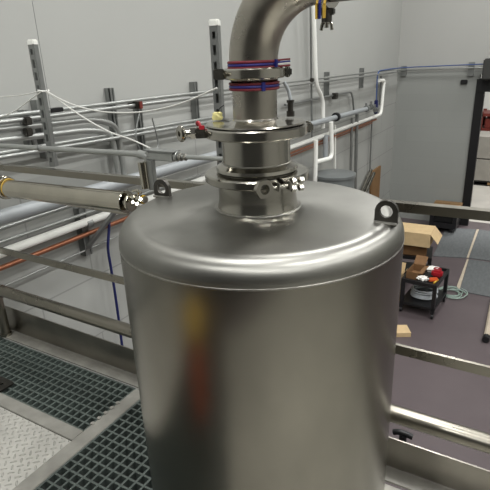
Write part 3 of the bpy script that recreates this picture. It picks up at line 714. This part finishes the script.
for x in (0, Wd-.045):
    for y in (0, Dp-.045):
        tb(t, 'leg', (x,y,.07), (x+.045,y+.045,Hc-.05), 'black')
        cc = tfm @ Vector((x+.022, y+.022, .037)); obj('caster', cyl(B(), cc-Vector((.015,0,0)), cc+Vector((.015,0,0)), .036, 14), 'black', t)
# what lies on the cart
def coil(c, R0, r, turns, m, name, label, cat, lift=.004, jit=.02, parent=None):
    pts = []
    for i in range(int(turns*20)+1):
        a = 2*PI*i/20; k = i/20
        rr = R0*(1-.05*(k % 4))+jit*math.sin(k*2.3+a*.5)*.5
        pts.append(c+Vector((rr*math.cos(a), rr*math.sin(a), r+lift*k+r*.3*math.sin(a*3+k))))
    return tag(obj(name, sweep(B(), pts, r, 8), m), label, cat)
cc = tfm @ Vector((Wd*.5, Dp*.5, .161))
coil(cc, .17, .012, 6, 'clear', 'tubing_coil', 'coil of clear tubing on the bottom shelf of the black cart', 'tubing', lift=.02)
def carton(tf, w, d, h, label, name='cardboard_box', flaps=(1,1,1,1), th=.006, fa=(1.9,1.9,1.9,1.9), m='kraft'):
    "open carton: four walls, bottom, inner darkness from depth, hinged flaps"
    o = tf @ Vector((w/2, d/2, 0)); t = thing(name, o, label, 'box')
    b = B()
    for lo, hi in (((0,0,0),(w,d,th)), ((0,0,th),(w,th,h)), ((0,d-th,th),(w,d,h)), ((0,th,th),(th,d-th,h)), ((w-th,th,th),(w,d-th,h))):
        lo = Vector(lo); hi = Vector(hi); box(b, (lo+hi)/2, hi-lo, tf=tf)
    obj('body', b, m, t, smooth=False)
    spec = [((w/2,0,h),(w,d*.48),0,-1), ((w/2,d,h),(w,d*.48),0,1), ((0,d/2,h),(d,w*.3),1,-1), ((w,d/2,h),(d,w*.3),1,1)]
    for k, ((x,y,z),(L,Wf),axis,s) in enumerate(spec):
        if not flaps[k]: continue
        a = fa[k]; b = B()
        if axis == 0:
            dirv = Vector((0, s*math.sin(a), math.cos(a))); side = Vector((1,0,0))
        else:
            dirv = Vector((s*math.sin(a), 0, math.cos(a))); side = Vector((0,1,0))
        nn = side.cross(dirv); c = Vector((x,y,z))+dirv*(Wf/2+.002)
        R3 = Matrix((side, dirv, nn)).transposed(); box(b, c, (L, Wf, th*.6), rot=R3, tf=tf); obj('flap', b, m, t, smooth=False)
    return t
carton(tfm @ Matrix.Translation((.03,.10,Hc-.029)), .16, .30, .10, 'opened brown carton on the left end of the black cart top', fa=(2.3,.9,2.3,1.5), flaps=(0,1,0,1), m='kraftin')  # dark card: the brown shadow over this carton is put into its colour
q = tfm @ Vector((Wd*.58, Dp*.78, Hc-.029))
b = B(); prism(b, [(-.09,-.05),(.07,-.06),(.08,.04),(-.02,.07),(-.08,.04)], q+up*.05, (1,0,.12), (0,1,.1), (0,0,1), .004)
boxb(b, q+Vector((-.06,-.04,0)), q+Vector((.05,.04,.038))); tag(obj('paper_stack', b, 'paper', smooth=False), 'white paper lying on the black cart beside the red case', 'paper')
q = tfm @ Vector((Wd*.80, Dp*.56, Hc-.029)); t = thing('red_case', q, 'red rounded tool case at the far right of the black cart top', 'case')
b = B(); box(b, q+up*.05, (.14,.12,.098), bev=.025); obj('case_body', b, 'red', t); obj('carry_handle', sweep(B(), spline([q+Vector((-.05,0,.099)), q+Vector((-.03,0,.125)), q+Vector((.03,0,.125)), q+Vector((.05,0,.099))]), .008, 8), 'red', t)
q = tfm @ Vector((Wd*.80, Dp*.27, Hc-.029)); b = B(); box(b, q+up*.026, (.12,.05,.05), rot=Matrix.Rotation(.5,3,'Z'), bev=.012)
tag(obj('orange_tool', b, 'orange'), 'orange tool in front of the red case on the black cart', 'tool')
q = tfm @ Vector((Wd*.88, Dp*.22, Hc-.029)); tag(obj('yellow_level', cyl(B(), q+Vector((-.01,-.04,.0125)), q+Vector((.02,.08,.0125)), .012, 10), 'yellow'), 'thin yellow tool at the near right corner of the black cart', 'tool')
q = tfm @ Vector((Wd*.53, Dp*.17, Hc-.029)); b = B(); bmesh.ops.create_icosphere(b, subdivisions=3, radius=1)
for v in b.verts: v.co = Vector((v.co.x*.075, v.co.y*.055, v.co.z*.03))*(1+.3*math.sin(8*v.co.x)*math.cos(6*v.co.y+2*v.co.z))+q+up*.043
tag(obj('plastic_bag', b, 'paper'), 'crumpled white plastic bag at the near side of the black cart', 'bag')
# green hose on the floor
g = G(454,294)
coil(g, .16, .008, 4.4, 'green', 'hose_coil', 'pale green hose coiled loosely on the floor right of the black cart', 'hose', lift=.006, jit=.16)
# second table with the big open carton
n2 = G(403,287); tf2 = Matrix.Translation(G(404,283)) @ Matrix.Rotation(.15, 4, 'Z')
H2 = .62
tp = P(404,262,'y',G(404,283).y); H2 = max(.45, min(.8, tp.z-ZF))
t = thing('work_table', tf2.translation, 'low black table behind the utility cart with cartons piled on it', 'table')
tb(t, 'table_top', (-.35,0,H2-.05), (.36,.5,H2), 'black', tf=tf2)
for x in (-.35,.31):
    for y in (0,.45): tb(t, 'leg', (x,y,0), (x+.05,y+.05,H2-.05), 'black', tf=tf2)
tb(t, 'lower_shelf', (-.3,.05,.15), (.31,.45,.17), 'black', tf=tf2)
tfb = tf2 @ Matrix.Translation((-.30,.05,H2+.002))
t = thing('cardboard_box', tfb.translation, 'closed darker brown carton directly under the large open carton', 'box')
tb(t, 'body', (0,0,0), (.58,.4,.19), 'kraftin', tf=tfb)
tb(t, 'packing_tape', (-.001,.17,.186), (.581,.23,.1915), 'tape', tf=tfb)
tfc = tf2 @ Matrix.Translation((-.24,-.03,H2+.196)) @ Matrix.Rotation(-.12, 4, 'Z')
t = carton(tfc, .56, .42, .20, 'large pale carton with flaps open, topmost by the mats', flaps=(0,0,0,1), fa=(2.2,1.2,2.2,2.45))
tb(t, 'flap', (0,.201,.201), (.56,.42,.206), 'kraft', tf=tfc)
tb(t, 'flap', (.0,.0,.201), (.56,.199,.206), 'kraft', tf=tfc)
tfd = tfm @ Matrix.Translation((-.03,0,0))
carton(tfd @ Matrix.Translation((-.36,.1,0)), .30, .30, .40, 'tall brown carton on the floor at the left end of the black cart', fa=(2.4,.4,.6,.5))
q = G(399,333); b = B(); box(b, q+up*.03, (.24,.2,.058), rot=Matrix.Rotation(.5,3,'Z')); tag(obj('cardboard_piece', b, 'kraft', smooth=False), 'small pale piece of cardboard on the floor by the tank edge', 'box')
# pallet dolly by the back wall
pa = G(432,226); pb = G(458,229)
t = thing('pallet_dolly', (pa+pb)/2, 'black wheeled dolly with wooden planks standing against the back wall', 'dolly')
w2 = pb.x-pa.x; y0 = YB-.66
zt2 = P(443,203,'y',y0+.3).z
b = B()
boxb(b, (pa.x, y0, ZF+.10), (pb.x, y0+.6, ZF+.20)); boxb(b, (pa.x, y0, ZF+.2), (pa.x+.07, y0+.6, zt2-.08)); boxb(b, (pb.x-.07, y0, ZF+.2), (pb.x, y0+.6, zt2-.08)); boxb(b, (pa.x, y0, zt2-.16), (pb.x, y0+.6, zt2-.08)); 
obj('frame', b, 'black', t, smooth=False)
b = B(); boxb(b, (pa.x+.05, y0+.05, ZF+.21), (pb.x-.08, y0+.55, ZF+.40)); obj('load', b, 'dark', t, smooth=False)
for k in range(3): obj('plank', boxb(B(), (pa.x-.01, y0+.02+.2*k, zt2-.079), (pb.x+.01, y0+.18+.2*k, zt2-.03)), 'wood', t, smooth=False)
for x in (pa.x+.08, pb.x-.08):
    for y in (y0+.08, y0+.5): obj('wheel', cyl(B(), (x-.03,y,ZF+.055), (x+.03,y,ZF+.055), .052, 14), 'black', t)
# beyond the door: stacked boards on pallets and a red rack
ys = YB+3.4
za = P(480,136,'y',ys).z; zb2 = P(480,181,'y',ys).z
x0 = P(473,160,'y',ys).x-1.2
t = thing('board_stack', (x0+1.2, ys+.5, ZF), 'tall stack of pale grey boards on a pallet beyond the doorway', 'stack')
n = 2; hh = (za-zb2)/n
for k in range(n): obj('board_bundle', boxb(B(), (x0+.02*(k%2), ys, zb2+hh*k+.015), (x0+3.4, ys+1.0, zb2+hh*(k+1)-.015)), 'stack', t, smooth=False)
b = B(); boxb(b, (x0, ys+.02, zb2-.03), (x0+3.4, ys+1, zb2+.01)); boxb(b, (x0, ys+.02, ZF), (x0+3.4, ys+1, ZF+.03))
obj('pallet_deck', b, 'dark', t, smooth=False)  # near-black boards: shade of the gap under the stack, put into the colour
for k in range(4): obj('pallet_block', boxb(B(), (x0+.5+.55*k, ys, ZF+.03), (x0+.62+.55*k, ys+1, zb2-.03)), 'wood', t, smooth=False)
yr2 = YB+5.2; r_lo = ZF; z1r = P(484,112,'y',yr2).z; xr = P(479,120,'y',yr2).x
t = thing('storage_rack', (xr+1, yr2+.4, ZF), 'dark red rack of machinery beyond the doorway above the boards', 'rack')
for x in (xr, xr+2.2):
    for y in (yr2, yr2+.8): obj('upright', boxb(B(), (x,y,ZF), (x+.09,y+.09,z1r)), 'rackred', t, smooth=False)
for k in range(4):
    z = ZF+(z1r-ZF)*(k+1)/4-.12; obj('shelf', boxb(B(), (xr,yr2,z), (xr+2.29,yr2+.89,z+.08)), 'rackred', t, smooth=False)
for k in range(4):
    for j2 in range(2):
        z = ZF+(z1r-ZF)*(j2+3)/4-.12+.0801-(z1r-ZF)/4*0-((z1r-ZF)/4 if j2 == 1 else (z1r-ZF)/4)
        b = B(); boxb(b, (xr+.15+.53*k, yr2+.05, z), (xr+.55+.53*k, yr2+.7, z+.28), bev=.02)
        tag(obj('machine_part', b, ('rackred','dark','green','dark')[k] if j2 else ('dark','rackred','dark','rackred')[k]), 'dark or red machine part on the rack beyond the doorway', 'machine part', 'machine parts on the red rack')

# unseen behind the viewpoint: invented orange and yellow pail, added for the tank's warm reflection
bk = Vector((-.97, -.27, 0))
t = thing('added_bucket', bk, 'invented orange pail with yellow lid, added out of view for the warm reflection in the tank', 'added_bucket')
obj('added_bucket_body', lathe(B(), bk, up, [(0,0),(.12,0),(.15,.38),(.155,.385),(.155,.40),(.0,.40)], 40), 'orange', t)
obj('added_bucket_lid', lathe(B(), bk, up, [(0,.402),(.165,.402),(.168,.41),(.168,.45),(.15,.46),(0,.465)], 40), 'yellow', t)
# ------------------------------------------------------------------ lights
def lamp(x, y, z, sx, sy, power, label, ceil=ZC, rot=None):
    t = thing('ceiling_light', (x, y, z), label, 'light', 'high ceiling lights')
    obj('housing', boxb(B(), (x-sx/2-.04, y-sy/2-.04, z+.03), (x+sx/2+.04, y+sy/2+.04, z+.12)), 'galv', t, smooth=False)
    obj('diffuser', boxb(B(), (x-sx/2, y-sy/2, z+.01), (x+sx/2, y+sy/2, z+.029)), 'lamp', t, smooth=False)
    b = B()
    for s in (-1, 1): cyl(b, (x+s*sx*.3, y, z+.12), (x+s*sx*.3, y, ceil), .008, 6)
    obj('hanger', b, 'galv', t)
    l = bpy.data.lights.new('area', 'AREA'); l.shape = 'RECTANGLE'; l.size = sx; l.size_y = sy; l.energy = power; l.color = (1,1,.985)
    lo = bpy.data.objects.new('lamp_area', l); C.objects.link(lo); lo.parent = t; lo.location = (0,0,-.005)
for x in (-.9, 2.3, 5.3):
    for y in (-3.2, .6, 4.2, 8.0):
        lamp(x, y, 5.6, .36, 1.2, 104, 'white rectangular high bay light hanging from the ceiling')
lamp(DX0+1.5, YB+1.9, 4.2, .6, 1.4, 420, 'white rectangular high bay light hanging from the ceiling', ceil=5)
w = bpy.data.worlds.new('world'); bpy.context.scene.world = w; w.use_nodes = True
w.node_tree.nodes['Background'].inputs[0].default_value = (.5,.51,.52,1); w.node_tree.nodes['Background'].inputs[1].default_value = .3
vs = bpy.context.scene.view_settings; vs.view_transform = 'Standard'; vs.look = 'None'; vs.gamma = 1; vs.exposure = 0.0
